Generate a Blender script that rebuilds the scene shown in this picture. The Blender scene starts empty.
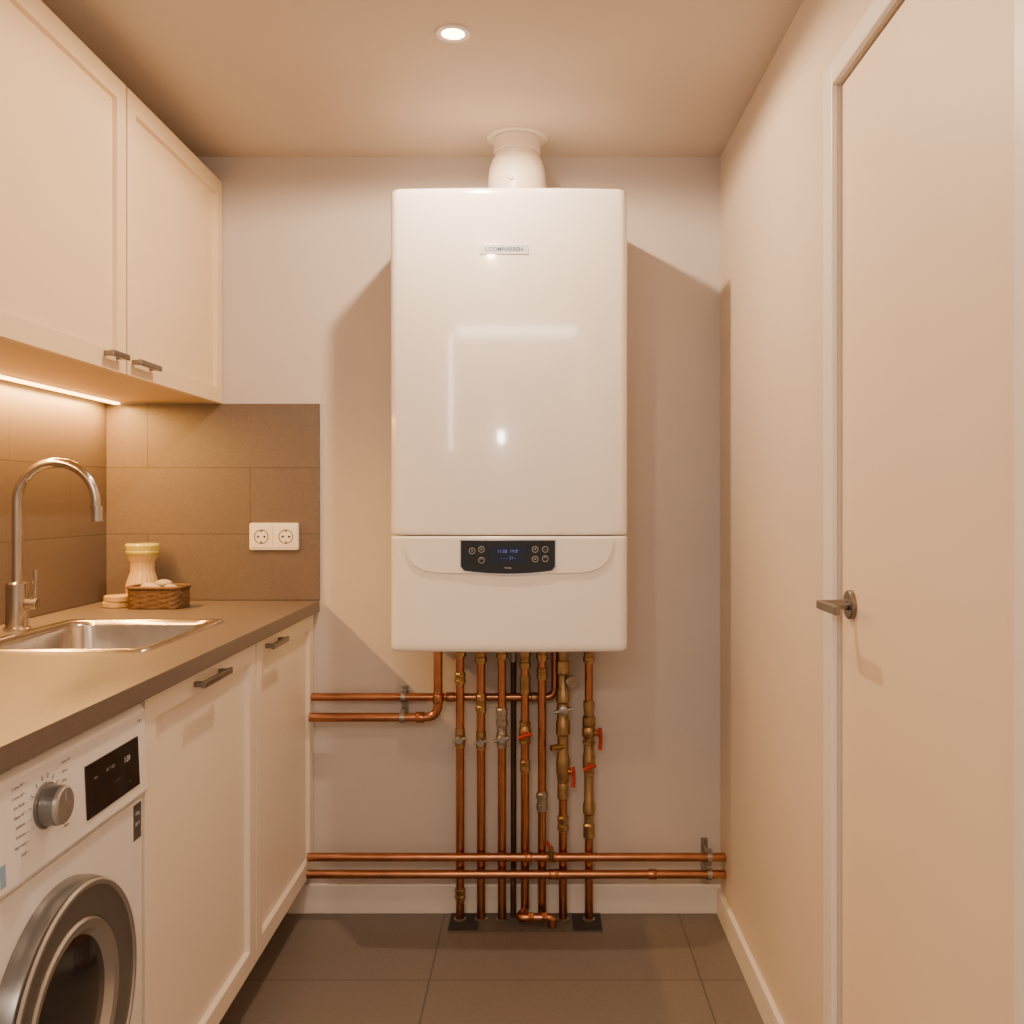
import bpy, bmesh, math, random
from mathutils import Vector, Matrix

S = bpy.context.scene
COL = S.collection
WL = {}   # world location of each object's origin

# ------------------------------------------------------------------ materials
def mat(name, col, rough=0.5, metal=0.0, noise=None, bump=None, coat=0.0, emit=None, trans=0.0, spec=0.5):
    m = bpy.data.materials.new(name); m.use_nodes = True
    nt = m.node_tree; N = nt.nodes; L = nt.links
    b = N["Principled BSDF"]
    b.inputs["Base Color"].default_value = (*col, 1)
    b.inputs["Roughness"].default_value = rough
    b.inputs["Metallic"].default_value = metal
    b.inputs["Specular IOR Level"].default_value = spec
    b.inputs["Coat Weight"].default_value = coat
    b.inputs["Coat Roughness"].default_value = 0.06
    b.inputs["Transmission Weight"].default_value = trans
    if emit:
        b.inputs["Emission Color"].default_value = (*emit[0], 1)
        b.inputs["Emission Strength"].default_value = emit[1]
    tc = N.new("ShaderNodeTexCoord")
    if noise:   # (scale, amount)
        n = N.new("ShaderNodeTexNoise"); n.inputs["Scale"].default_value = noise[0]
        n.inputs["Detail"].default_value = 6
        L.new(tc.outputs["Object"], n.inputs["Vector"])
        r = N.new("ShaderNodeValToRGB")
        a = noise[1]
        r.color_ramp.elements[0].position = .3; r.color_ramp.elements[1].position = .7
        r.color_ramp.elements[0].color = (*[c*(1-a) for c in col], 1)
        r.color_ramp.elements[1].color = (*[min(1, c*(1+a)) for c in col], 1)
        L.new(n.outputs["Fac"], r.inputs["Fac"]); L.new(r.outputs["Color"], b.inputs["Base Color"])
    if bump:    # (scale, strength)
        n2 = N.new("ShaderNodeTexNoise"); n2.inputs["Scale"].default_value = bump[0]
        n2.inputs["Detail"].default_value = 4
        L.new(tc.outputs["Object"], n2.inputs["Vector"])
        bp = N.new("ShaderNodeBump"); bp.inputs["Strength"].default_value = bump[1]
        bp.inputs["Distance"].default_value = 0.002
        L.new(n2.outputs["Fac"], bp.inputs["Height"]); L.new(bp.outputs["Normal"], b.inputs["Normal"])
    return m

def tile_mat(name, c1, c2, grout, w, h, axes, origin, rough, mortar=0.0025, offset=0.5):
    """brick-texture tiles; axes picks which world axes become u,v"""
    m = bpy.data.materials.new(name); m.use_nodes = True
    nt = m.node_tree; N = nt.nodes; L = nt.links; b = N["Principled BSDF"]
    g = N.new("ShaderNodeNewGeometry"); sp = N.new("ShaderNodeSeparateXYZ"); cb = N.new("ShaderNodeCombineXYZ")
    L.new(g.outputs["Position"], sp.inputs[0])
    for i, (ax, o) in enumerate(zip(axes, origin)):
        s = N.new("ShaderNodeMath"); s.operation = 'SUBTRACT'; s.inputs[1].default_value = o
        L.new(sp.outputs[ax], s.inputs[0]); L.new(s.outputs[0], cb.inputs[i])
    br = N.new("ShaderNodeTexBrick"); br.offset = offset; br.squash = 1
    br.inputs["Scale"].default_value = 1; br.inputs["Brick Width"].default_value = w
    br.inputs["Row Height"].default_value = h; br.inputs["Mortar Size"].default_value = mortar
    br.inputs["Mortar Smooth"].default_value = 0.1
    br.inputs["Color1"].default_value = (*c1, 1); br.inputs["Color2"].default_value = (*c2, 1)
    br.inputs["Mortar"].default_value = (*grout, 1)
    L.new(cb.outputs[0], br.inputs["Vector"])
    n = N.new("ShaderNodeTexNoise"); n.inputs["Scale"].default_value = 160; n.inputs["Detail"].default_value = 6
    L.new(g.outputs["Position"], n.inputs["Vector"])
    mr = N.new("ShaderNodeMapRange"); mr.inputs[1].default_value = .3; mr.inputs[2].default_value = .7
    mr.inputs[3].default_value = .90; mr.inputs[4].default_value = 1.10
    L.new(n.outputs["Fac"], mr.inputs[0])
    mx = N.new("ShaderNodeVectorMath"); mx.operation = 'SCALE'
    L.new(br.outputs["Color"], mx.inputs[0]); L.new(mr.outputs[0], mx.inputs["Scale"])
    L.new(mx.outputs[0], b.inputs["Base Color"])
    bp = N.new("ShaderNodeBump"); bp.inputs["Strength"].default_value = .3; bp.inputs["Distance"].default_value = .002
    bp.invert = True
    L.new(br.outputs["Fac"], bp.inputs["Height"]); L.new(bp.outputs["Normal"], b.inputs["Normal"])
    b.inputs["Roughness"].default_value = rough
    return m

M = {}
M['wall'] = mat("wall_plaster", (.62, .578, .562), .85, noise=(3, .02), bump=(140, .12))
M['wallr'] = mat("wall_plaster_warmlit", (.69, .592, .50), .85, noise=(3, .02), bump=(140, .12))  # same plaster, with warm light on the right wall put into its colour
M['ceil'] = mat("ceiling_paint", (.62, .54, .465), .9, noise=(2, .015), bump=(120, .08))
M['trim'] = mat("trim_paint", (.82, .785, .75), .4, noise=(5, .01))
M['doorp'] = mat("door_paint", (.84, .70, .55), .5, noise=(4, .012), bump=(60, .04))
M['cab'] = mat("cabinet_lacquer_warmlit", (.86, .685, .47), .4, noise=(4, .012))  # white wall-cabinet doors; the golden light on them is put into this colour
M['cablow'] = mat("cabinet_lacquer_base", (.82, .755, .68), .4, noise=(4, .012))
M['carcass'] = mat("carcass_board", (.80, .62, .38), .5, noise=(6, .02))
M['plinth'] = mat("plinth_board", (.34, .29, .25), .6, noise=(6, .03))
M['worktop'] = mat("worktop_stone", (.135, .107, .094), .42, noise=(160, .10), bump=(200, .05))
M['steel'] = mat("brushed_steel", (.50, .46, .42), .20, 1, noise=(30, .10))
M['nickel'] = mat("satin_nickel", (.25, .23, .21), .30, 1, noise=(40, .05))
M['copper'] = mat("copper_pipe", (.45, .20, .105), .27, 1, noise=(14, .16), bump=(60, .05))
M['brass'] = mat("aged_brass", (.38, .26, .13), .34, 1, noise=(40, .30), bump=(90, .15))
M['zinc'] = mat("zinc_metal", (.38, .36, .34), .36, 1, noise=(60, .12))
M['red'] = mat("red_plastic", (.38, .035, .02), .4, noise=(30, .1))
M['boiler'] = mat("boiler_enamel", (.88, .865, .85), .18, coat=1.0, noise=(2, .006))
M['flue'] = mat("flue_plastic", (.80, .72, .64), .35, noise=(5, .02))
M['black'] = mat("black_gloss", (.005, .005, .006), .12, coat=.3, noise=(5, .1))
M['dark'] = mat("dark_pipe", (.09, .055, .04), .35, .7, noise=(20, .2))
M['lcd'] = mat("lcd_blue", (.004, .006, .016), .2, noise=(5, .05), emit=((.05, .08, .30), .03))
M['glyph'] = mat("glyph_white", (.42, .42, .44), .5, noise=(5, .02), emit=((.6, .65, .8), .05))
M['glyphdim'] = mat("glyph_dim", (.16, .16, .17), .5, noise=(5, .02))
M['glyphblue'] = mat("glyph_blue", (.08, .12, .38), .5, noise=(5, .02), emit=((.2, .3, 1.), .28))
M['ink'] = mat("printed_ink", (.28, .27, .27), .5, noise=(5, .05))
M['inkdark'] = mat("printed_dark", (.06, .06, .06), .4, noise=(5, .05))
M['inkblue'] = mat("printed_blue", (.25, .42, .62), .4, noise=(5, .05))
M['badge'] = mat("badge_silver", (.58, .65, .75), .28, .35, noise=(20, .03))
M['rim'] = mat("chrome_rim", (.80, .80, .80), .2, .9, noise=(20, .03))
M['badgeink'] = mat("badge_ink", (.03, .07, .17), .4, 0, noise=(20, .05))
M['key'] = mat("key_ring", (.42, .42, .43), .4, .3, noise=(20, .05))
M['wash'] = mat("washer_enamel", (.79, .80, .83), .3, coat=.3, noise=(3, .01))
M['ring'] = mat("washer_ring", (.20, .20, .205), .28, .7, noise=(10, .05))
M['ring2'] = mat("washer_inner_ring", (.42, .42, .42), .28, .8, noise=(10, .05))
M['glass'] = mat("dark_glass", (.012, .012, .014), .10, coat=.2, noise=(4, .2))
M['socket'] = mat("socket_plastic", (.84, .79, .73), .35, noise=(5, .01))
M['hole'] = mat("socket_hole", (.05, .045, .04), .7, noise=(5, .1))
M['led'] = mat("led_diffuser", (1, .8, .5), .5, noise=(5, .01), emit=((1., .50, .13), 16))
M['bulb'] = mat("downlight_lens", (1, .9, .8), .5, noise=(5, .01), emit=((1., .62, .30), 26))
M['wicker'] = mat("wicker", (.12, .062, .026), .6, noise=(90, .35), bump=(160, .7))
M['glassyel'] = mat("amber_glass", (.56, .50, .10), .2, trans=.1, noise=(12, .1))
M['cream'] = mat("cream_ceramic", (.58, .41, .19), .35, noise=(15, .10))
M['wood'] = mat("coaster_wood", (.50, .34, .15), .5, noise=(25, .15))
M['stone'] = mat("pumice", (.42, .35, .27), .8, noise=(40, .15), bump=(60, .5))
M['pit'] = mat("pit_dark", (.03, .027, .025), .8, noise=(20, .3))
M['tray'] = mat("tray_grey", (.11, .097, .087), .6, noise=(20, .2))
M['floor'] = tile_mat("floor_tile", (.185, .160, .142), (.178, .153, .136), (.105, .09, .078), .706, .60, ('X', 'Y'), (-.258, 2.488-1.2), .42, .0025, 0.0)
TC = (.142, .108, .091), (.134, .102, .086), (.09, .068, .056)
M['tileback'] = tile_mat("wall_tile_a", *TC, .62, .2, ('X', 'Z'), (-1.155, .945-.2), .40, .0018)
M['tileleft'] = tile_mat("wall_tile_b", *TC, .62, .2, ('Y', 'Z'), (2.36, .945-.2), .40, .0018)

# ------------------------------------------------------------------ helpers
def finish(name, bm, m, parent=None, bevel=0, smooth=True, label=None, category=None, kind=None, group=None, ang=.6):
    bmesh.ops.recalc_face_normals(bm, faces=bm.faces)
    if smooth:
        for f in bm.faces: f.smooth = True
        for e in bm.edges:
            if len(e.link_faces) == 2 and e.calc_face_angle(0) > ang: e.smooth = False
    xs = [v.co.copy() for v in bm.verts]
    lo = Vector([min(v[i] for v in xs) for i in range(3)]); hi = Vector([max(v[i] for v in xs) for i in range(3)])
    c = Vector(((lo.x+hi.x)/2, (lo.y+hi.y)/2, lo.z))
    bmesh.ops.translate(bm, vec=-c, verts=bm.verts)
    me = bpy.data.meshes.new(name); bm.to_mesh(me); bm.free()
    ob = bpy.data.objects.new(name, me); COL.objects.link(ob)
    me.materials.append(m)
    WL[ob.name] = c
    if parent is not None:
        ob.parent = parent; ob.location = c - WL[parent.name]
    else: ob.location = c
    if bevel:
        bv = ob.modifiers.new("Bevel", 'BEVEL'); bv.width = bevel; bv.segments = 2; bv.limit_method = 'ANGLE'
        bv.angle_limit = .6
    if label: ob["label"] = label
    if category: ob["category"] = category
    if kind: ob["kind"] = kind
    if group: ob["group"] = group
    return ob

def root(name, loc, label, category, group=None):
    e = bpy.data.objects.new(name, None); e.empty_display_size = .05
    COL.objects.link(e); e.location = loc; WL[e.name] = Vector(loc)
    e["label"] = label; e["category"] = category
    if group: e["group"] = group
    return e

def a_box(bm, x0, x1, y0, y1, z0, z1):
    r = bmesh.ops.create_cube(bm, size=1)
    for v in r['verts']:
        v.co = Vector(((x0+x1)/2+v.co.x*(x1-x0), (y0+y1)/2+v.co.y*(y1-y0), (z0+z1)/2+v.co.z*(z1-z0)))
    return r['verts']

def frame_for(axis):
    a = Vector(axis).normalized()
    u = a.orthogonal().normalized(); w = a.cross(u).normalized()
    return a, u, w

def a_lathe(bm, prof, o, axis=(0, 0, 1), seg=24, caps=True):
    a, u, w = frame_for(axis); o = Vector(o); rings = []
    for t, r in prof:
        if r <= 1e-6: rings.append([bm.verts.new(o+a*t)])
        else: rings.append([bm.verts.new(o+a*t+(u*math.cos(2*math.pi*i/seg)+w*math.sin(2*math.pi*i/seg))*r) for i in range(seg)])
    for A, B in zip(rings, rings[1:]):
        if len(A) == 1 and len(B) == 1: continue
        for i in range(seg):
            j = (i+1) % seg
            if len(A) == 1: bm.faces.new((A[0], B[i], B[j]))
            elif len(B) == 1: bm.faces.new((A[i], A[j], B[0]))
            else: bm.faces.new((A[i], A[j], B[j], B[i]))
    if caps:
        for R in (rings[0], rings[-1]):
            if len(R) > 1: bm.faces.new(R)

def a_cyl(bm, p0, p1, r, seg=20):
    p0 = Vector(p0); p1 = Vector(p1); a_lathe(bm, [(0, r), ((p1-p0).length, r)], p0, p1-p0, seg)

def fillet(pts, rad, n=8):
    pts = [Vector(p) for p in pts]; out = [pts[0]]
    for i in range(1, len(pts)-1):
        A, B, C = pts[i-1], pts[i], pts[i+1]
        d1 = (A-B).normalized(); d2 = (C-B).normalized()
        rr = min(rad, (A-B).length*.49, (C-B).length*.49)
        s = B+d1*rr; e = B+d2*rr
        for k in range(n+1):
            t = k/n; out.append(s*(1-t)**2+B*2*t*(1-t)+e*t*t)
    out.append(pts[-1]); return out

def a_tube(bm, pts, r, seg=14, rad=.03):
    P = fillet(pts, rad) if rad else [Vector(p) for p in pts]
    rings = []; prev = None
    for i, p in enumerate(P):
        t = (P[min(i+1, len(P)-1)]-P[max(i-1, 0)]).normalized()
        if prev is None: u = t.orthogonal().normalized()
        else:
            u = prev-t*prev.dot(t); u.normalize()
        prev = u; w = t.cross(u)
        rings.append([bm.verts.new(p+(u*math.cos(2*math.pi*k/seg)+w*math.sin(2*math.pi*k/seg))*r) for k in range(seg)])
    for A, B in zip(rings, rings[1:]):
        for k in range(seg):
            j = (k+1) % seg; bm.faces.new((A[k], A[j], B[j], B[k]))
    bm.faces.new(rings[0]); bm.faces.new(rings[-1])

def rrect(x0, x1, y0, y1, r, ne=10, nc=6, bulge=0):
    pts = []
    cs = [(x0+r, y0+r, math.pi), (x1-r, y0+r, 1.5*math.pi), (x1-r, y1-r, 0), (x0+r, y1-r, .5*math.pi)]
    for k, (cx, cy, a0) in enumerate(cs):
        for i in range(nc+1):
            a = a0+i/nc*math.pi/2; pts.append([cx+math.cos(a)*r, cy+math.sin(a)*r])
        nx = cs[(k+1) % 4]
        s = pts[-1]; e = [nx[0]+math.cos(nx[2])*r, nx[1]+math.sin(nx[2])*r]
        for i in range(1, ne):
            t = i/ne; pts.append([s[0]*(1-t)+e[0]*t, s[1]*(1-t)+e[1]*t])
    if bulge:
        cx = (x0+x1)/2; hw = (x1-x0)/2; cy = (y0+y1)/2
        for p in pts:
            f = max(0, (cy-p[1])/(cy-y0))
            p[1] -= bulge*(1-((p[0]-cx)/hw)**2)*f
    return pts

def loft(bm, loops, cap0=True, cap1=True):
    R = [[bm.verts.new(p) for p in lp] for lp in loops]; n = len(R[0])
    for A, B in zip(R, R[1:]):
        for i in range(n):
            j = (i+1) % n; bm.faces.new((A[i], A[j], B[j], B[i]))
    if cap0: bm.faces.new(R[0])
    if cap1: bm.faces.new(R[-1])

def box(name, x0, x1, y0, y1, z0, z1, m, **k):
    bm = bmesh.new(); a_box(bm, x0, x1, y0, y1, z0, z1); return finish(name, bm, m, smooth=False, **k)

def text(name, s, size, loc, rot, m, parent, extrude=.0003, align='CENTER', offset=0):
    cu = bpy.data.curves.new(name, 'FONT'); cu.body = s; cu.size = size; cu.align_x = align; cu.align_y = 'CENTER'
    cu.extrude = extrude; cu.resolution_u = 2; cu.offset = offset
    t = bpy.data.objects.new(name+"_tmp", cu); COL.objects.link(t)
    bpy.context.view_layer.update()
    me = bpy.data.meshes.new_from_object(t.evaluated_get(bpy.context.evaluated_depsgraph_get()))
    bpy.data.objects.remove(t); me.transform(Matrix.Translation(loc) @ rot)
    bm = bmesh.new(); bm.from_mesh(me); bpy.data.meshes.remove(me)
    return finish(name, bm, m, parent=parent, smooth=False)
ROT_BACK = Matrix.Rotation(math.pi/2, 4, 'X')                                   # text facing -Y
ROT_RIGHT = Matrix.Rotation(math.pi/2, 4, 'Z') @ Matrix.Rotation(math.pi/2, 4, 'X')  # text facing +X

# ------------------------------------------------------------------ dimensions
D = 2.90; XL = -1.291; XR = .576; H = 2.288; YB = -1.9

# ------------------------------------------------------------------ room
K = dict(kind="structure")
box("floor", XL-.1, XR+.1, YB, D+.1, -.1, 0, M['floor'], **K, label="grey-brown large-format floor tiles with thin grout")
box("ceiling", XL-.1, XR+.1, YB, D+.1, H, H+.1, M['ceil'], **K, label="plain warm white painted ceiling")
box("wall_back", XL-.1, XR+.1, D, D+.1, 0, H, M['wall'], **K, label="pale plastered wall behind the boiler")
box("wall_left", XL-.1, XL, YB, D, 0, H, M['wall'], **K, label="pale plastered wall behind the kitchen units")
dY0, dY1, dH = 1.088, 1.760, 2.012
bm = bmesh.new()
a_box(bm, XR, XR+.1, dY1, D, 0, H); a_box(bm, XR, XR+.1, YB, dY0, 0, H); a_box(bm, XR, XR+.1, dY0, dY1, dH, H)
finish("wall_right", bm, M['wallr'], smooth=False, **K, label="pale plastered wall around the door")
box("baseboard_back", -.735, XR, D-.014, D, 0, .088, M['trim'], bevel=.002, **K, label="white painted baseboard")
fy0, fy1, fz = dY0-.040, dY1+.055, dH+.042
box("baseboard_right", XR-.014, XR, fy1, D-.014, 0, .078, M['trim'], bevel=.002, **K, label="white painted baseboard")

# door
dr = bpy.data.objects.new("door_1", None); COL.objects.link(dr); dr.location = (XR+.02, (dY0+dY1)/2, 0); WL["door_1"] = Vector(dr.location)
dr["kind"] = "structure"; dr["label"] = "plain flush cream door with a steel lever handle"
box("door_leaf", XR+.006, XR+.046, dY0+.003, dY1-.003, .006, dH-.003, M['doorp'], parent=dr, bevel=.002)
hd = Vector((XR+.006, 1.700, 1.062))
bm = bmesh.new()
a_lathe(bm, [(0, .026), (.007, .026), (.009, .024), (.009, .0095), (.054, .0085)], hd, (-1, 0, 0), 32)
finish("handle_rosette", bm, M['nickel'], parent=dr, label="round steel rosette")
bm = bmesh.new()
a_box(bm, hd.x-.062, hd.x-.052, hd.y-.100, hd.y+.008, hd.z-.0075, hd.z+.0075)
finish("handle_lever", bm, M['nickel'], parent=dr, smooth=False, bevel=.002, label="flat straight steel lever")
bm = bmesh.new()
a_box(bm, XR-.012, XR, dY1, fy1, 0, fz); a_box(bm, XR-.012, XR, fy0, dY0, 0, fz); a_box(bm, XR-.012, XR, dY0, dY1, dH, fz)
finish("trim_1", bm, M['trim'], smooth=False, bevel=.003, **K, label="white flat door frame")

# splashbacks
box("splashback", XL+.011, -.636, D-.010, D-.0005, .9455, 1.539, M['tileback'], label="brown-grey tiled splashback panel behind the worktop end", category="splashback", bevel=.001)
box("splashback", XL+.001, XL+.0105, 1.0, D-.0005, .9455, 1.541, M['tileleft'], label="brown-grey tiled splashback panel behind the sink", category="splashback", bevel=.001)

# ------------------------------------------------------------------ handles / cabinet doors
def bar_handle(parent, xf, yc, z, length):
    bm = bmesh.new()
    a_box(bm, xf+.017, xf+.026, yc-length/2, yc+length/2, z-.0065, z+.0065)
    a_box(bm, xf, xf+.018, yc-length/2+.006, yc-length/2+.018, z-.0055, z+.0055)
    a_box(bm, xf, xf+.018, yc+length/2-.018, yc+length/2-.006, z-.0055, z+.0055)
    return finish("handle", bm, M['nickel'], parent=parent, smooth=False, bevel=.0015, label="satin steel bar handle")

def shaker(parent, xf, y0, y1, z0, z1, fr, m):
    bm = bmesh.new(); a_box(bm, xf-.02, xf, y0, y1, z0, z1); bm.faces.ensure_lookup_table()
    bm.normal_update()
    f = max(bm.faces, key=lambda q: q.normal.x)
    bmesh.ops.inset_region(bm, faces=[f], thickness=fr, depth=0)
    bmesh.ops.inset_region(bm, faces=[f], thickness=.003, depth=-.012)
    return finish("door", bm, m, parent=parent, smooth=False, bevel=.0012)

# wall cabinets
XU = -.931; ZU0, ZU1 = 1.543, 2.209
for (y0, y1, hy, hl, lab) in ((2.226, 2.898, 2.305, .125, "white shaker wall cabinet beside the bare wall"), (1.550, 2.222, 2.140, .085, "white shaker wall cabinet above the sink")):
    r = root("wall_cabinet", ((XL+XU)/2, (y0+y1)/2, ZU0), lab, "cabinet", "shaker wall cabinets")
    box("body", XL+.001, XU-.022, y0, y1, ZU0, ZU1, M['carcass'], parent=r, bevel=.001)
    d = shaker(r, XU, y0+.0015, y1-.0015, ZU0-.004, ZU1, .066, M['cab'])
    bar_handle(d, XU, hy, 1.572, hl)

# led strip
led = root("led_strip_light", (XL+.045, 2.2, ZU0-.008), "warm glowing LED strip under the wall cabinets", "light")
bm = bmesh.new(); a_box(bm, XL+.033, XL+.059, 1.56, 2.885, ZU0-.002, ZU0)
finish("housing", bm, M['steel'], parent=led, smooth=False)
box("diffuser", XL+.037, XL+.055, 1.56, 2.885, ZU0-.007, ZU0-.002, M['led'], parent=led)

# base cabinets
XB = -.655
for (y0, y1, hy, hl, lab) in ((2.308, 2.897, 2.445, .14, "white base cabinet beside the copper pipes"), (1.654, 2.304, 1.965, .17, "white shaker base cabinet below the sink")):
    r = root("base_cabinet", ((XL+XB)/2, (y0+y1)/2, 0), lab, "cabinet", "shaker base cabinets")
    bm = bmesh.new()
    xa, xb = XL+.001, XB-.022
    a_box(bm, xa, xb, y0, y1, .133, .151)
    a_box(bm, xa, xb, y0, y0+.016, .151, .74); a_box(bm, xa, xb, y1-.016, y1, .151, .74)
    a_box(bm, xa, xa+.012, y0+.016, y1-.016, .151, .905)
    a_box(bm, xb-.018, xb, y0+.016, y1-.016, .87, .9115)
    finish("body", bm, M['carcass'], parent=r, smooth=False, bevel=.0008)
    box("plinth", -.752, -.736, y0-.001, y1+.001, 0, .133, M['plinth'], parent=r)
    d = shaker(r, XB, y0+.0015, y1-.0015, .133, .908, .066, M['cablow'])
    bar_handle(d, XB, hy, .884, hl)

# worktop with sink cut-out
sx0, sx1, sy0, sy1 = -1.150, -.757, 1.905, 2.405
bm = bmesh.new()
O = [(XL+.0115, 1.0), (-.635, 1.0), (-.635, D-.011), (XL+.0115, D-.011)]
I = [(sx0+.02, sy0+.02), (sx1-.02, sy0+.02), (sx1-.02, sy1-.02), (sx0+.02, sy1-.02)]
V = {}
for k, z in ((0, .912), (1, .945)):
    V['o', k] = [bm.verts.new((x, y, z)) for x, y in O]; V['i', k] = [bm.verts.new((x, y, z)) for x, y in I]
for i in range(4):
    j = (i+1) % 4
    bm.faces.new((V['o', 1][i], V['o', 1][j], V['i', 1][j], V['i', 1][i]))
    bm.faces.new((V['o', 0][i], V['i', 0][i], V['i', 0][j], V['o', 0][j]))
    bm.faces.new((V['o', 0][i], V['o', 0][j], V['o', 1][j], V['o', 1][i]))
    bm.faces.new((V['i', 0][i], V['i', 1][i], V['i', 1][j], V['i', 0][j]))
finish("worktop", bm, M['worktop'], smooth=False, bevel=.002, label="grey-brown stone-look worktop over cabinets and washing machine", category="worktop")

# sink
sk = root("sink", ((sx0+sx1)/2, (sy0+sy1)/2, .78), "stainless steel inset sink in the worktop", "sink")
bm = bmesh.new()
def rl(e, r, z): return [(x, y, z) for x, y in rrect(sx0+e, sx1-e, sy0+e, sy1-e, r, 6, 6)]
loft(bm, [rl(0, .03, .9455), rl(.002, .03, .9495), rl(.016, .03, .9500), rl(.024, .045, .9470), rl(.028, .05, .935), rl(.036, .05, .815), rl(.05, .05, .795), rl(.075, .04, .788)], cap0=False)
finish("basin", bm, M['steel'], parent=sk, ang=1.2)
bm = bmesh.new(); a_lathe(bm, [(0, .042), (.003, .042), (.004, .036), (.001, .03), (.001, 0)], ((sx0+sx1)/2, (sy0+sy1)/2, .7885), (0, 0, 1), 28)
finish("drain", bm, M['nickel'], parent=sk, label="round drain strainer")

# faucet
fx, fy = -1.190, 2.23
fc = root("faucet", (fx, fy, .945), "brushed steel gooseneck kitchen faucet beside the sink", "faucet")
bm = bmesh.new(); a_lathe(bm, [(0, .029), (.006, .029), (.008, .0245), (.108, .0245), (.112, .021), (.114, .0125)], (fx, fy, .9452), (0, 0, 1), 32)
finish("base", bm, M['steel'], parent=fc)
bm = bmesh.new(); R = .092; pts = [(fx, fy, 1.05), (fx, fy, 1.243)]
for i in range(1, 25):
    a = math.pi-i/24*math.pi*1.04; pts.append((fx+R+R*math.cos(a), fy, 1.243+R*math.sin(a)))
l = pts[-1]; pts.append((l[0]+.003, fy, l[2]-.025))
a_tube(bm, pts, .0115, 18, 0); finish("spout", bm, M['steel'], parent=fc)
bm = bmesh.new(); a_cyl(bm, (pts[-1][0], fy, pts[-1][2]+.028), (pts[-1][0]+.0006, fy, pts[-1][2]-.008), .0135, 20)
finish("aerator", bm, M['steel'], parent=fc)
bm = bmesh.new(); a_cyl(bm, (fx+.022, fy, 1.005), (fx+.048, fy, 1.005), .014, 20)
finish("lever_hub", bm, M['steel'], parent=fc, bevel=.001)
bm = bmesh.new(); a_tube(bm, [(fx+.040, fy, 1.012), (fx+.043, fy, 1.085)], .005, 10, 0)
finish("lever", bm, M['steel'], parent=fc)

# ------------------------------------------------------------------ countertop objects
bx, by, bz = -1.045, 2.70, .9452
bk = root("basket", (bx, by, bz), "small woven brown wicker basket on the worktop", "basket")
bm = bmesh.new(); rows = 9; rings = []
base = rrect(-.075, .075, -.052, .052, .026, 6, 5)
for k in range(rows*2):
    z = bz+k*.0033
    ph = math.pi*(k//2)
    rings.append([(bx+p[0]*(1+.025*math.cos(i*math.pi/2+ph)), by+p[1]*(1+.025*math.cos(i*math.pi/2+ph)), z) for i, p in enumerate(base)])
inner = [[(bx+(p[0]-bx)*.88, by+(p[1]-by)*.88, p[2]) for p in rings[-1]], [(bx+(p[0]-bx)*.88, by+(p[1]-by)*.88, bz+.006) for p in rings[0]]]
loft(bm, rings+inner); finish("body", bm, M['wicker'], parent=bk, ang=3)
bm = bmesh.new(); a_tube(bm, [(bx+p[0], by+p[1], bz+.058) for p in base+[base[0]]], .0050, 8, 0)
finish("rim", bm, M['wicker'], parent=bk, ang=3)
for (dx, dy, dz, s, st) in ((-.032, .01, .062, .022, .6), (.008, .012, .072, .020, .6), (.036, -.010, .060, .017, .7), (-.005, -.024, .060, .018, .7)):
    bm = bmesh.new(); bmesh.ops.create_icosphere(bm, subdivisions=3, radius=s)
    for v in bm.verts:
        v.co.z *= st; v.co.x *= 1.15+.1*math.sin(v.co.y*90+dx*200)
        v.co += Vector((bx+dx, by+dy, bz+dz-.006))
    finish("pebble", bm, M['stone'], ang=3, label="smooth beige pebble lying in the wicker basket", category="stone", group="pebbles in the basket")

# jar: hourglass vessel with ribbed body
def a_ribbed(bm, prof, o, n=60, amp=.022, ribs=20):
    loops = []
    for t, r in prof:
        loops.append([(o[0]+math.cos(2*math.pi*i/n)*r*(1+amp*math.cos(ribs*2*math.pi*i/n)), o[1]+math.sin(2*math.pi*i/n)*r*(1+amp*math.cos(ribs*2*math.pi*i/n)), o[2]+t) for i in range(n)])
    loft(bm, loops)
jx, jy = -1.133, 2.80
jr = root("jar", (jx, jy, .9452), "hourglass yellow ribbed jar with greenish glass rim", "jar")
bm = bmesh.new(); a_ribbed(bm, [(0, .040), (.004, .044), (.055, .045), (.060, .044), (.092, .0335), (.094, .0325), (.120, .0325), (.122, .0335), (.142, .043)], (jx, jy, .9452))
finish("body", bm, M['cream'], parent=jr, ang=.5)
bm = bmesh.new(); a_lathe(bm, [(.1425, .0), (.1425, .043), (.146, .046), (.152, .047), (.155, .0455), (.160, .0465), (.170, .048), (.174, .046), (.176, .044), (.176, 0)], (jx, jy, .9452), (0, 0, 1), 32)
finish("lid", bm, M['glassyel'], parent=jr, label="greenish yellow glass rim")
for k in range(2):
    bm = bmesh.new(); a_lathe(bm, [(0, .038), (.002, .041), (.014, .041), (.016, .038), (.016, 0)], (-1.168+.004*k, 2.715, .9452+k*.0165), (0, 0, 1), 28)
    finish("coaster", bm, M['wood'], label="round pale wooden coaster in a small stack", category="coaster", group="stacked coasters")

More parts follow.
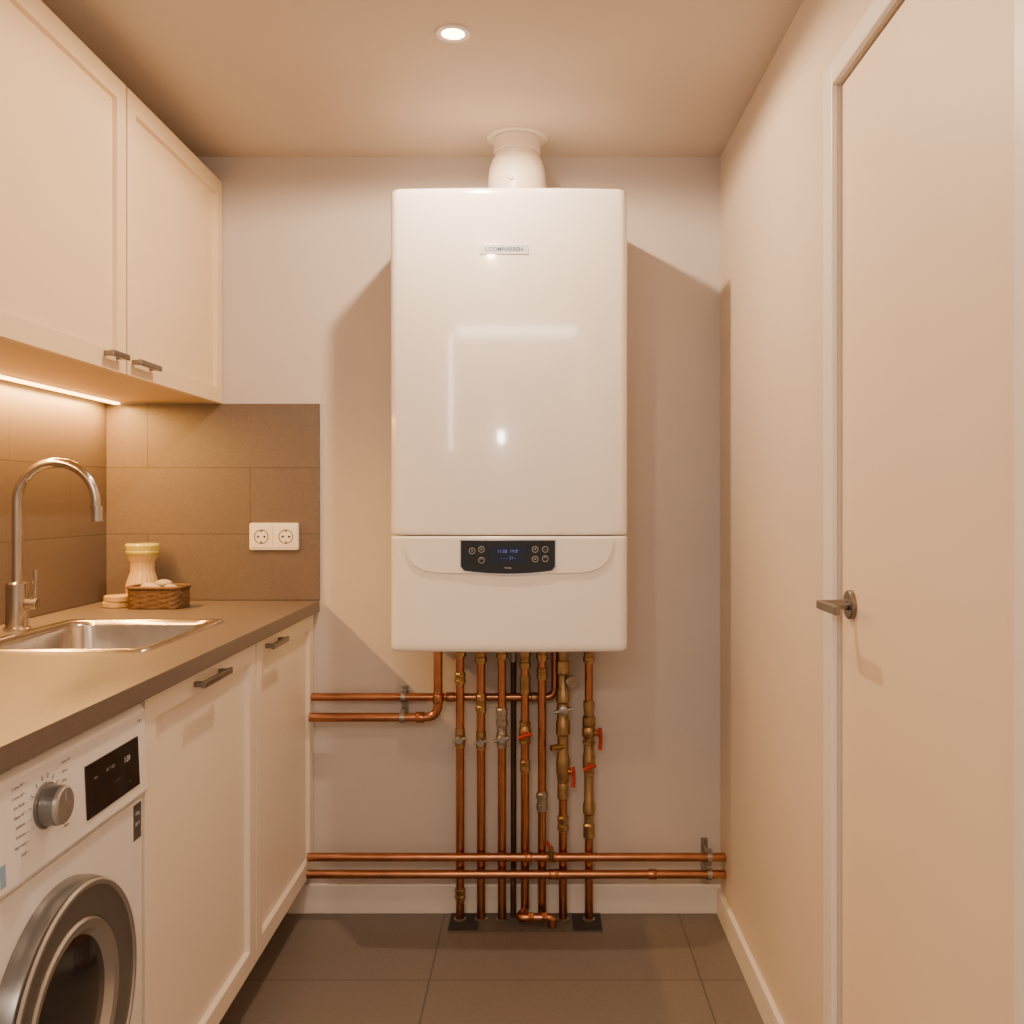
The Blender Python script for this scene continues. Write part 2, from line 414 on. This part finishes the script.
# ------------------------------------------------------------------ double socket
so = root("wall_socket", (-.773, D-.012, 1.097), "white double wall socket on the tiled splashback", "socket")
bm = bmesh.new(); yv = D-.0105; ox = .005; sz = .004
loft(bm, [[(x+ox, yv, z+sz) for x, z in rrect(-.850, -.702, 1.093, 1.175, .006, 2, 4)], [(x+ox, yv-.008, z+sz) for x, z in rrect(-.850, -.702, 1.093, 1.175, .006, 2, 4)], [(x+ox, yv-.010, z+sz) for x, z in rrect(-.848, -.704, 1.095, 1.173, .005, 2, 4)]])
finish("plate", bm, M['socket'], parent=so)
for cx in (-.808, -.734):
    zc = 1.138
    bm = bmesh.new()
    loft(bm, [[(x, yv-.0095, z) for x, z in rrect(cx-.033, cx+.033, zc-.033, zc+.033, .004, 2, 4)], [(x, yv-.0122, z) for x, z in rrect(cx-.033, cx+.033, zc-.033, zc+.033, .004, 2, 4)], [(x, yv-.0125, z) for x, z in rrect(cx-.031, cx+.031, zc-.031, zc+.031, .004, 2, 4)]])
    w = finish("outlet", bm, M['socket'], parent=so)
    bm = bmesh.new(); a_lathe(bm, [(.0001, .0215), (.001, .0215), (.001, .0195), (.0001, .0195)], (cx, yv-.0125, zc), (0, -1, 0), 28, False)
    finish("rim", bm, M['hole'], parent=w)
    for s_ in (-.0095, .0095):
        bm = bmesh.new(); a_lathe(bm, [(0, .0036), (.001, .0036)], (cx+s_, yv-.0125, zc), (0, -1, 0), 12)
        finish("hole", bm, M['hole'], parent=w)
    for s_ in (-1, 1):
        bm = bmesh.new(); a_box(bm, cx-.003, cx+.003, yv-.0135, yv-.0125, zc+s_*.0165-.0018, zc+s_*.0165+.0018)
        finish("earth_clip", bm, M['hole'], parent=w, smooth=False)

# ------------------------------------------------------------------ boiler
bX0, bX1, bY0, bY1, bZ0, bZs, bZ1 = -.360, .2570, 2.478, 2.885, .8536, 1.1575, 2.056
BC = (bX0+bX1)/2; BU = .011; HW = (bX1-bX0)/2
bo = root("boiler", (BC, 2.7, bZ0), "glossy white wall-hung gas boiler with black control panel", "boiler")
def bl(e, z, r=.022): return [(x, y, z) for x, y in rrect(bX0+e, bX1-e, bY0+e, bY1-.001, r, 16, 8, BU)]
box("chassis", bX0+.02, bX1-.02, bY1-.12, D-.001, bZ0+.02, bZ1-.02, M['zinc'], parent=bo)
bm = bmesh.new()
loft(bm, [bl(.004, bZs+.0005), bl(.0012, bZs+.0015), bl(0, bZs+.005), bl(0, bZs+.012), bl(0, bZs+.03), bl(0.0, 1.6), bl(0, bZ1-.04), bl(0, bZ1-.02), bl(.001, bZ1-.010), bl(.003, bZ1-.004), bl(.007, bZ1-.001), bl(.012, bZ1)])
finish("front_cover", bm, M['boiler'], parent=bo, ang=.9)
bm = bmesh.new()
loft(bm, [bl(.014, bZ0), bl(.008, bZ0+.001), bl(.003, bZ0+.004), bl(0, bZ0+.012), bl(0, bZ0+.022), bl(0, bZ0+.04), bl(0, bZs-.04), bl(0, bZs-.016), bl(0, bZs-.007), bl(.0012, bZs-.0035), bl(.004, bZs-.0025)])
finish("lower_cover", bm, M['boiler'], parent=bo, ang=.9)
def yfront(x): return bY0-BU*(1-((x-BC)/HW)**2)
def plate(name, x0, x1, ztop, zbot, proud, m, parent, n=48, **k):
    bm = bmesh.new(); cols = []
    for i in range(n+1):
        x = (x0+x1)/2-(x1-x0)/2*math.cos(math.pi*i/n); y = yfront(x)
        zt = ztop(x); zb = zbot(x)
        cols.append([bm.verts.new((x, y+.002, zb)), bm.verts.new((x, y-proud*.6, zb)), bm.verts.new((x, y-proud, zb+.0015)), bm.verts.new((x, y-proud, max(zb+.002, zt-.0015))), bm.verts.new((x, y-proud*.6, zt)), bm.verts.new((x, y+.002, zt))])
    for A, B in zip(cols, cols[1:]):
        for j in range(5): bm.faces.new((A[j], B[j], B[j+1], A[j+1]))
    bm.faces.new(cols[0]); bm.faces.new(cols[-1])
    return finish(name, bm, m, parent=parent, **k)
def flapbot(x):
    u = min(1, abs(x-BC)/.270)
    return 1.1475-.089*(1-u**9)**.5
fl = plate("flap", BC-.270, BC+.270, lambda x: 1.1505, flapbot, .0050, M['boiler'], bo, 110, label="shallow curved front flap")
cpx0, cpx1 = -.1746, .0680; cc = (cpx0+cpx1)/2
def cpbot(x, e=0):
    u = min(1, abs(x-cc)/((cpx1-cpx0)/2)); return 1.0575-e+.009*u*u+(.010*((u-.9)/.10)**2 if u > .9 else 0)
rimp = plate("panel_rim", cpx0-.003, cpx1+.003, lambda x: 1.1478, lambda x: cpbot(x, .003), .0068, M['rim'], bo, 60, label="thin bright rim of the control panel")
cp = plate("control_panel", cpx0, cpx1, lambda x: 1.1450, cpbot, .0085, M['black'], bo, 60, label="glossy black control panel")
yc = yfront(BC)-.0088
bm = bmesh.new(); a_box(bm, cc-.046, cc+.048, yc-.0012, yc, 1.085, 1.131); lcd = finish("display", bm, M['lcd'], parent=cp, smooth=False, label="blue-lit LCD display")
text("display_text", "11:58  19.8\u00b0", .0115, (cc+.001, yc-.0016, 1.116), ROT_BACK, M['glyphblue'], lcd)
text("display_text", "- - -  21 -", .0105, (cc+.001, yc-.0016, 1.099), ROT_BACK, M['glyphblue'], lcd)
text("panel_text", "menu", .008, (cc, yc-.0004, 1.0740), ROT_BACK, M['glyph'], cp)
for (dx, z, sy) in ((-.092, 1.117, "\u2022"), (-.068, 1.121, "+"), (-.068, 1.093, "\u00b0"), (.070, 1.121, "+"), (.096, 1.121, "-"), (.070, 1.096, "="), (.096, 1.097, "\u00b0")):
    bm = bmesh.new(); y = yfront(cc+dx)-.0085
    a_lathe(bm, [(0, .0082), (.0010, .0079), (.0010, .0069), (.0004, .0066), (.0004, 0)], (cc+dx, y, z), (0, -1, 0), 20, False)
    b = finish("button", bm, M['key'], parent=cp, label="round touch button")
    bm = bmesh.new(); a_lathe(bm, [(0, .0067), (.0012, .0064), (.0014, 0)], (cc+dx, y, z), (0, -1, 0), 16, False)
    finish("button_cap", bm, M['black'], parent=b)
    text("symbol", sy, .012, (cc+dx, y-.0018, z), ROT_BACK, M['glyph'], b)
# badge
bx0, bx1, bzc = -.127, .000, 1.8935
bm = bmesh.new(); yb = yfront(-.063)
loft(bm, [[(x, yb+.001, z) for x, z in rrect(bx0, bx1, bzc-.0115, bzc+.0115, .003, 2, 4)], [(x, yb-.002, z) for x, z in rrect(bx0, bx1, bzc-.0115, bzc+.0115, .003, 2, 4)]])
bg = finish("badge", bm, M['badge'], parent=bo, label="small silver brand badge")
text("badge_text", "L.COMPIARREN", .0142, (-.0635, yb-.0024, bzc), ROT_BACK, M['badgeink'], bg, offset=.0003)
bm = bmesh.new(); a_lathe(bm, [(0, .012), (.002, .012), (.003, .009), (.003, 0)], (bX0+.0005, 2.52, 1.485), (-1, 0, 0), 18)
finish("side_screw", bm, M['zinc'], parent=bo)

# flue
fX, fY = -.036, 2.75
fu = root("flue_pipe", (fX, fY, bZ1), "cream boiler flue pipe rising into the ceiling", "flue pipe")
bm = bmesh.new()
z0 = bZ1+.0005; dz = H-z0
a_lathe(bm, [(0, .080), (.06, .083), (.105, .0835), (.130, .0815), (.150, .077), (.165, .071), (.178, .064), (.184, .062)], (fX, fY, z0), (0, 0, 1), 48)
finish("dome", bm, M['flue'], parent=fu, label="rounded lower flue section")
bm = bmesh.new(); a_lathe(bm, [(.1842, .064), (.186, .0665), (.190, .067), (dz-.006, .067)], (fX, fY, z0), (0, 0, 1), 48)
finish("collar", bm, M['flue'], parent=fu)
bm = bmesh.new(); a_lathe(bm, [(dz-.005, .067), (dz-.005, .084), (dz-.0035, .0868), (dz-.0003, .087)], (fX, fY, z0), (0, 0, 1), 48, False)
finish("rosette", bm, M['flue'], parent=fu, label="thin ceiling ring")
bm = bmesh.new(); a_lathe(bm, [(0, .006), (.004, .006), (.006, .004), (.006, 0)], (fX-.014, fY-.081, bZ1+.090), (0, -1, 0), 14)
finish("screw", bm, M['nickel'], parent=fu)

# ------------------------------------------------------------------ pipework
def hexnut(bm, x, y, z, r, h, axis=(0, 0, 1)):
    a_lathe(bm, [(-h/2, r*.9), (-h/2+.002, r), (h/2-.002, r), (h/2, r*.9)], (x, y, z), axis, 6)
def fitting(parent, x, y, z, h=.045, r=.0175, m='brass'):
    bm = bmesh.new(); r = min(r, .0172)
    a_lathe(bm, [(-h/2-.004, .0138), (-h/2, .014), (-h/2, r*.94), (-h/2+.002, r), (-h*.18, r), (-h*.18+.002, .015), (h*.18-.002, .015), (h*.18, r), (h/2-.002, r), (h/2, r*.94), (h/2, .014), (h/2+.004, .0138)], (x, y, z), (0, 0, 1), 8)
    return finish("compression_fitting", bm, M[m], parent=parent, label="brass compression fitting", ang=.4)
def valve(parent, x, y, z, dirx=0, hm='red', s=1.0, body='brass'):
    bm = bmesh.new()
    a_lathe(bm, [(-.034*s, .0145), (-.022*s, .0145), (-.018*s, .015), (-.008*s, .019*s), (.008*s, .019*s), (.018*s, .015), (.022*s, .0145), (.034*s, .0145)], (x, y, z), (0, 0, 1), 20)
    hexnut(bm, x, y, z-.028*s, .0178*s, .012*s); hexnut(bm, x, y, z+.028*s, .0178*s, .012*s)
    ax = Vector((dirx, -1 if dirx == 0 else -.5, 0)).normalized()
    a_cyl(bm, (x, y, z), Vector((x, y, z))+ax*.030*s, .008*s, 12)
    v = finish("valve", bm, M[body], parent=parent, label="brass stop valve")
    bm = bmesh.new(); c = Vector((x, y, z))+ax*.029*s
    sd = Vector((-ax.y, ax.x, 0))
    if hm == 'zinc':
        a_lathe(bm, [(0, .010), (.003, .0145*s), (.011, .0145*s), (.013, .010), (.013, 0)], c, ax, 10)
        a_tube(bm, [c+ax*.006-sd*.026*s+Vector((0, 0, -.004)), c+ax*.006+sd*.026*s+Vector((0, 0, .006))], .0056*s, 10, 0)
    elif dirx == 0:
        a_lathe(bm, [(0, .010), (.008, .010), (.008, 0)], c, ax, 16)
        a_tube(bm, [c+ax*.005-sd*.020*s+Vector((0, 0, -.010)), c+ax*.006, c+ax*.006+sd*.022*s+Vector((0, 0, .004))], .0055*s, 10, .01)
    else:           # drop lever
        a_lathe(bm, [(0, .011), (.006, .011), (.006, 0)], c, ax, 16)
        a_tube(bm, [c+ax*.003+Vector((0, 0, .016)), c+ax*.006+Vector((0, 0, -.012)), c+ax*.004+Vector((0, 0, -.044*s))], .0062, 10, .01)
    finish("valve_handle", bm, M[hm], parent=v, label={'red': "red valve handle", 'zinc': "grey valve handle"}[hm])
    return v

PY = 2.838; pr = .0125
def vpipe(x, lab, y=PY, z0=.0045, z1=bZ0-.0003, r=pr, m='copper', g="vertical boiler pipes"):
    rt = root("copper_pipe", (x, y, z0), lab, "pipe", g)
    bm = bmesh.new(); a_tube(bm, [(x, y, z0), (x, y, (z0+z1)/2), (x, y, z1)], r, 18, 0)
    finish("tube", bm, M[m], parent=rt); return rt
def assembly(p, x, prof, seg=12):
    bm = bmesh.new(); a_lathe(bm, [(t, .0140+(r-.0140)*.82 if r > .0140 else r) for t, r in prof], (x, PY, 0), (0, 0, 1), seg)
    finish("brass_assembly", bm, M['brass'], parent=p, label="stacked brass fittings", ang=.4)
XA, XB_, XC, XD, XE, XG, XH = -.207, -.145, -.083, -.0146, .036, .098, .175
p = vpipe(XA, "copper pipe with a grey valve below the boiler")
fitting(p, XA, PY, .805, .04); fitting(p, XA, PY, .720, .03, .0165); valve(p, XA, PY, .543, 0, 'zinc', .8); fitting(p, XA, PY, .08, .03, .016)
p = vpipe(XB_, "copper pipe with a grey valve below the boiler")
fitting(p, XB_, PY, .79, .045, .018); fitting(p, XB_, PY, .645, .05, .016); valve(p, XB_, PY, .535, 0, 'zinc', .75)
p = vpipe(XC, "copper pipe with a steel union below the boiler")
fitting(p, XC, PY, .605, .05, .0185, 'zinc'); valve(p, XC, PY, .545, 0, 'zinc', .9, 'zinc'); fitting(p, XC, PY, .80, .04)
p = vpipe(XD, "copper pipe with a brass valve and red handle", z0=.05)
fitting(p, XD, PY, .775, .05); valve(p, XD, PY, .558, 0, 'red', 1.0); fitting(p, XD, PY, .70, .05, .016); fitting(p, XD, PY, .46, .03, .0155)
p = vpipe(XE, "copper pipe with brass couplings below the boiler")
fitting(p, XE, PY, .355, .05, .0175, 'zinc'); fitting(p, XE, PY, .80, .05, .0175); fitting(p, XE, PY, .735, .03, .016)
p = vpipe(XG, "copper pipe with large brass valve assembly")
assembly(p, XG, [(.36, .014), (.365, .018), (.40, .018), (.41, .015), (.44, .022), (.48, .022), (.50, .017), (.55, .017), (.555, .023), (.59, .023), (.60, .018), (.645, .018), (.65, .022), (.68, .022), (.69, .017), (.73, .017), (.735, .021), (.77, .021), (.775, .016), (.80, .019), (.82, .019), (.825, .014)])
valve(p, XG, PY, .63, 0, 'zinc', 1.0); valve(p, XG, PY, .445, 1, 'red', 1.0); fitting(p, XG, PY, .29, .04, .017)
bm = bmesh.new(); a_cyl(bm, (XG, PY-.01, .52), (XG-.036, PY-.03, .52), .009, 10)
finish("drain_port", bm, M['brass'], parent=p, label="small side drain port")
bm = bmesh.new(); a_lathe(bm, [(0, .006), (.02, .006), (.02, .017), (.022, .019), (.030, .019), (.032, .017), (.032, 0)], (XG+.008, PY-.01, .715), (.55, -.83, 0), 20)
finish("gauge", bm, M['zinc'], parent=p, label="small round pressure gauge")
p = vpipe(XH, "copper pipe with brass valve and red lever")
assembly(p, XH, [(.245, .014), (.25, .018), (.285, .018), (.29, .0145), (.315, .0145), (.32, .019), (.345, .019), (.355, .0145), (.45, .0145), (.455, .020), (.49, .020), (.50, .016), (.57, .016), (.58, .021), (.605, .021), (.61, .0145), (.64, .018), (.65, .018), (.655, .0135)])
valve(p, XH, PY, .56, 1, 'red', 1.1); valve(p, XH, PY, .465, 0, 'red', .9); fitting(p, XH, PY, .79, .04)
rt = root("drain_pipe", (-.050, 2.8875, .0045), "thin dark drain pipe behind the copper pipes", "pipe")
bm = bmesh.new(); a_tube(bm, [(-.050, 2.8875, bZ0-.0003), (-.050, 2.8875, .6), (-.050, 2.8875, .125), (-.05, 2.860, .105), (-.05, 2.860, .0045)], .0088, 12, .015); finish("tube", bm, M['dark'], parent=rt)
bm = bmesh.new(); a_lathe(bm, [(-.02, .011), (.02, .011)], (-.050, 2.8875, .78), (0, 0, 1), 14); finish("clip", bm, M['zinc'], parent=rt)
# low cross link
rt = root("copper_pipe", (.025, PY-.05, .0045), "short copper link pipe just above the floor", "pipe")
bm = bmesh.new(); a_tube(bm, [(XD, PY, .0495), (XD, PY, .032), (XD-.016, PY-.05, .032), (.066, PY-.05, .032), (.066, PY-.05, .0045)], .0125, 16, .012); finish("tube", bm, M['copper'], parent=rt)
for xx in (.004, .044):
    bm = bmesh.new(); hexnut(bm, xx, PY-.05, .032, .0155, .016, (1, 0, 0)); finish("compression_fitting", bm, M['copper'], parent=rt)

def hpipe(lab, pts, r, rad=.03):
    rt = root("copper_pipe", pts[0], lab, "pipe", "horizontal copper pipes")
    bm = bmesh.new(); a_tube(bm, pts, r, 18, rad); finish("tube", bm, M['copper'], parent=rt); return rt
def coupling(par, c, axis, h, r, m='copper'):
    bm = bmesh.new(); a_lathe(bm, [(-h, r*.94), (-h+.002, r), (h-.002, r), (h, r*.94)], c, axis, 18)
    finish("coupling", bm, M[m], parent=par)
h1 = hpipe("upper horizontal copper pipe along the wall", [(XB+.002, 2.8655, .658), (.075, 2.8655, .658), (.075, 2.8655, bZ0-.0003)], .0120)
h2 = hpipe("horizontal copper pipe bending up into the boiler", [(XB+.002, 2.835, .604), (-.272, 2.835, .604), (-.272, 2.835, bZ0-.0003)], .0135, .04)
coupling(h2, (-.325, 2.835, .604), (1, 0, 0), .013, .0165); coupling(h2, (-.272, 2.835, .66), (0, 0, 1), .013, .0160)
coupling(h1, (-.238, 2.8655, .658), (1, 0, 0), .013, .0150)
coupling(h1, (.012, 2.8655, .658), (1, 0, 0), .010, .0150, 'brass')
H3Y = 2.811
h3 = hpipe("low copper pipe along the wall above the baseboard", [(XB+.002, H3Y, .199), (XR-.003, H3Y, .199)], .0125)
h4 = hpipe("lowest copper pipe along the wall above the baseboard", [(XB+.002, H3Y, .149), (XR-.003, H3Y, .149)], .0128)
coupling(h3, (.062, H3Y, .199), (1, 0, 0), .014, .0150)
coupling(h3, (-.003, H3Y, .199), (1, 0, 0), .010, .0150)
bm = bmesh.new(); a_tube(bm, [(.062, H3Y-.010, .199), (.062, H3Y-.026, .202), (.062, H3Y-.028, .238)], .0075, 12, .01); dcock = finish("drain_cock", bm, M['brass'], parent=h3)
bm = bmesh.new(); a_tube(bm, [(.062, H3Y-.030, .234), (.050, H3Y-.034, .256)], .005, 10, 0); finish("drain_cock_lever", bm, M['red'], parent=dcock, label="small red lever")
coupling(h4, (.07, H3Y, .149), (1, 0, 0), .014, .0153); coupling(h4, (.36, H3Y, .149), (1, 0, 0), .012, .0153)
for (x, za, zb) in ((-.378, .604, .658), (.527, .149, .199)):
    c = root("pipe_clamp", (x, 2.89, za), "zinc twin pipe clamp holding two copper pipes", "pipe clamp", "pipe clamps")
    bm = bmesh.new(); a_box(bm, x-.010, x+.010, D-.004, D, (za-.028) if za > .3 else .0885, zb+.028)
    finish("back_plate", bm, M['zinc'], parent=c, smooth=False, bevel=.001)
    for z, yy in ((za, 2.835 if za > .3 else H3Y), (zb, 2.8655 if za > .3 else H3Y)):
        bm = bmesh.new()
        a_lathe(bm, [(-.007, .0137), (-.007, .0172), (.007, .0172), (.007, .0137), (-.007, .0137)], (x, yy, z), (1, 0, 0), 20, False)
        a_cyl(bm, (x, yy+.015, z), (x, D-.004, z), .004, 10)
        a_box(bm, x-.006, x+.006, yy-.003, yy+.003, z+.016, z+.025)
        finish("clamp_ring", bm, M['zinc'], parent=c)

# floor duct plate
fd = root("floor_duct", (-.017, 2.83, 0), "dark recessed floor duct where the pipes enter", "floor duct")
box("tray", -.238, .212, 2.764, D-.0145, .0004, .003, M['tray'], parent=fd)
for (xa_, xb2) in ((-.236, -.150), (.125, .210)):
    box("slot", xa_, xb2, 2.768, D-.020, .003, .0036, M['pit'], parent=fd, label="dark opening around the pipes")
for x in (XA, XB_, XC, XE, XG, XH):
    bm = bmesh.new(); a_lathe(bm, [(0, .0185), (.004, .0185), (.006, .0135)], (x, PY, .0032), (0, 0, 1), 20, False)
    finish("collar", bm, M['zinc'], parent=fd)

# ------------------------------------------------------------------ washing machine
WX = -.655; wy0, wy1 = 1.05, 1.645
wm = root("washing_machine", ((XL+WX)/2, (wy0+wy1)/2, 0), "white front-loading washing machine under the worktop", "washing machine")
box("body", XL+.03, WX-.006, wy0, wy1, .0, .903, M['wash'], parent=wm, bevel=.006)
box("front_panel", WX-.0055, WX, wy0+.002, wy1-.002, .10, .740, M['wash'], parent=wm, bevel=.003)
bm = bmesh.new()
vs = [(WX-.0055, .746), (WX+.006, .746), (WX+.010, .754), (WX+.004, .889), (WX-.0055, .901)]
A = [bm.verts.new((x, wy0+.001, z)) for x, z in vs]; B = [bm.verts.new((x, wy1-.001, z)) for x, z in vs]
bm.faces.new(A); bm.faces.new(B)
for i in range(5): bm.faces.new((A[i], A[(i+1) % 5], B[(i+1) % 5], B[i]))
fa = finish("control_fascia", bm, M['wash'], parent=wm, smooth=False, bevel=.003)
box("kick_panel", WX-.0055, WX-.002, wy0+.004, wy1-.004, .02, .096, M['wash'], parent=wm, bevel=.001)
def xf(z): return WX+.010-.006*(z-.754)/.135
def fpanel(name, y0, y1, z0, z1, t, m, parent, **k):
    bm = bmesh.new(); vs = [(xf(z0)-.001, z0), (xf(z0)+t, z0), (xf(z1)+t, z1), (xf(z1)-.001, z1)]
    A = [bm.verts.new((x, y0, z)) for x, z in vs]; B = [bm.verts.new((x, y1, z)) for x, z in vs]
    bm.faces.new(A); bm.faces.new(B)
    for i in range(4): bm.faces.new((A[i], A[(i+1) % 4], B[(i+1) % 4], B[i]))
    return finish(name, bm, m, parent=parent, smooth=False, **k)
dp = fpanel("display", 1.420, 1.606, .772, .852, .002, M['black'], fa, label="black glass display")
def tx(s, sz, y, z, m='glyphdim'): return text("display_text", s, sz, (xf(z)+.0024, y, z), ROT_RIGHT, M[m], dp, .0002)
tx("1:20", .013, 1.56, .826, 'glyph'); tx("40\u00b0 1400", .008, 1.50, .828); tx("- - - - \u2022 \u2022", .007, 1.52, .803)
tx("\u2022 \u2022 \u2022", .006, 1.57, .787); tx("eco", .007, 1.45, .828)
def fx_text(s, sz, y, z, al='LEFT'): return text("printed_text", s, sz, (xf(z)+.0003, y, z), ROT_RIGHT, M['ink'], fa, .0002, al)
for i, s in enumerate(("Cotton 90\u00b0", "Cotton 60\u00b0", "Eco 40-60", "Mixed 40\u00b0", "Synthetic", "Delicates", "Hand wash", "Dark")):
    fx_text(s+" \u2014", .0062, 1.262, .876-i*.0128, 'RIGHT')
for i, s in enumerate(("Quick 30\u00b0", "Wool", "Rinse", "Spin", "Drain", "Sport", "Jeans", "Shirts")):
    fx_text("\u2014 "+s, .0062, 1.346, .876-i*.0128, 'LEFT')
fx_text("6 kg", .008, 1.616, .876, 'CENTER')
kc = (1.305, .832)
bm = bmesh.new()
for i in range(16):
    a = i/16*2*math.pi+.2
    c = Vector((xf(kc[1])+.0002, kc[0]+math.cos(a)*.039, kc[1]+math.sin(a)*.039)); r = a_box(bm, -.0006, .0008, -.0035, .0035, -.0004, .0004)
    bmesh.ops.transform(bm, matrix=Matrix.Translation(c) @ Matrix.Rotation(a, 4, 'X'), verts=r)
tk = finish("tick_marks", bm, M['ink'], parent=fa, smooth=False); tk["kind"] = "stuff"
bm = bmesh.new(); kx = xf(kc[1])
a_lathe(bm, [(0, .031), (.004, .031), (.005, .028), (.022, .0268), (.022, 0)], (kx, kc[0], kc[1]), (1, 0, 0), 40)
kn = finish("knob", bm, M['ring'], parent=fa, label="grey metallic programme knob", ang=.5)
bm = bmesh.new(); a_lathe(bm, [(.0222, .0262), (.027, .0255), (.029, .023), (.0292, 0)], (kx, kc[0], kc[1]), (1, 0, 0), 40)
kf = finish("knob_face", bm, M['ring2'], parent=kn, label="brushed silver knob face", ang=.5)
box("knob_mark", kx+.0290, kx+.0298, kc[0]-.001, kc[0]+.001, kc[1]+.006, kc[1]+.019, M['ink'], parent=kn)
fpanel("detergent_drawer", wy0+.006, 1.185, .756, .888, .0025, M['wash'], fa, bevel=.002)
fpanel("printed_mark", 1.192, 1.204, .762, .790, .0006, M['inkblue'], fa, label="pale blue printed mark")
bm = bmesh.new(); a_box(bm, WX-.0002, WX+.0006, 1.606, 1.636, .674, .734); lb = finish("sticker", bm, M['inkdark'], parent=wm, smooth=False, label="dark rating sticker")
text("sticker_text", "8 kg", .009, (WX+.0008, 1.621, .718), ROT_RIGHT, M['glyph'], lb, .0002)
text("sticker_text", "A++", .010, (WX+.0008, 1.621, .700), ROT_RIGHT, M['glyph'], lb, .0002)
dc = (1.354, .515)
bm = bmesh.new(); a_lathe(bm, [(0, .190), (.016, .190), (.026, .187), (.030, .182), (.031, .178), (.028, .142), (.026, .134), (.018, .132), (0, .132)], (WX+.0005, dc[0], dc[1]), (1, 0, 0), 80, False)
wd = finish("door", bm, M['ring'], parent=wm, label="round porthole door with grey metallic ring", ang=.5)
bm = bmesh.new(); a_lathe(bm, [(.0305, .186), (.034, .183), (.034, .178), (.031, .176)], (WX+.0005, dc[0], dc[1]), (1, 0, 0), 80, False)
finish("door_edge_ring", bm, M['ring2'], parent=wd, label="bright metallic edge ring")
bm = bmesh.new(); a_lathe(bm, [(.025, .1335), (.029, .130), (.027, .118), (.018, .110), (.014, .106)], (WX+.0005, dc[0], dc[1]), (1, 0, 0), 64, False)
finish("door_inner_ring", bm, M['ring2'], parent=wd)
bm = bmesh.new(); a_lathe(bm, [(.016, .111), (.019, .09), (.023, .05), (.025, 0)], (WX+.0005, dc[0], dc[1]), (1, 0, 0), 56, False)
finish("door_glass", bm, M['glass'], parent=wd, label="dark bowl-shaped glass", ang=2)

# ------------------------------------------------------------------ lamps and added lights
def light(kind, name, loc, energy, col, rot=(0, 0, 0), **k):
    l = bpy.data.lights.new(name, kind); l.energy = energy; l.color = col
    for a, v in k.items(): setattr(l, a, v)
    o = bpy.data.objects.new(name, l); COL.objects.link(o); o.location = loc; o.rotation_euler = rot; return o
for (lx, ly) in ((-.165, 2.13), (-.20, 1.00)):
    dl = root("downlight", (lx, ly, H-.006), "round recessed ceiling downlight with white trim", "downlight", "ceiling downlights")
    bm = bmesh.new(); a_lathe(bm, [(0, .026), (-.003, .026), (-.005, .030), (-.004, .038), (0, .039)], (lx, ly, H-.0003), (0, 0, 1), 40, False)
    finish("trim_ring", bm, M['trim'], parent=dl)
    bm = bmesh.new(); a_lathe(bm, [(-.0025, .0258), (-.003, .0)], (lx, ly, H-.0003), (0, 0, 1), 32, False)
    finish("lens", bm, M['bulb'], parent=dl, label="glowing warm lens")
light('SPOT', "downlight_lamp", (-.158, 2.165, H-.014), 54, (1, .69, .43), spot_size=math.radians(176), spot_blend=.2, shadow_soft_size=.018)
light('SPOT', "downlight_lamp", (-.20, 1.00, H-.02), 18, (1, .68, .41), spot_size=math.radians(170), spot_blend=.3, shadow_soft_size=.025)
light('AREA', "ceiling_lamp", (-.075, -.84, H-.02), 34, (1, .77, .57), (0, 0, 0), shape='RECTANGLE', size=1.2, size_y=.32)
light('AREA', "added_reflection_strip", (-.68, -.5, 1.86), 1.8, (1, .84, .70), (math.pi/2, 0, 0), shape='RECTANGLE', size=.03, size_y=.66)  # unseen strip light, added for the upright reflection on the boiler
light('AREA', "added_ceiling_fill", (-.25, -.9, 1.75), 14, (1, .70, .46), (math.pi, 0, 0), shape='DISK', size=.4)  # unseen fill light, added to brighten the ceiling
light('AREA', "led_lamp", (XL+.05, 2.2, ZU0-.012), 24, (1, .50, .13), (0, 0, 0), shape='RECTANGLE', size=.018, size_y=1.30)
light('POINT', "entry_lamp", (-.19, -.05, 1.575), 7, (1, .86, .76), shadow_soft_size=.028)

w = bpy.data.worlds.new("World"); S.world = w; w.use_nodes = True
w.node_tree.nodes["Background"].inputs[0].default_value = (1, .78, .61, 1)
w.node_tree.nodes["Background"].inputs[1].default_value = .65

# ------------------------------------------------------------------ camera
cam = bpy.data.cameras.new("Camera"); co = bpy.data.objects.new("Camera", cam); COL.objects.link(co)
co.location = (.024, 0, 1.248); co.rotation_euler = (math.pi/2, 0, 0)
cam.sensor_width = 36; cam.lens = 957/1024*36
cam.shift_x = -26/1024; cam.shift_y = -12/1024; cam.clip_start = .02
S.camera = co
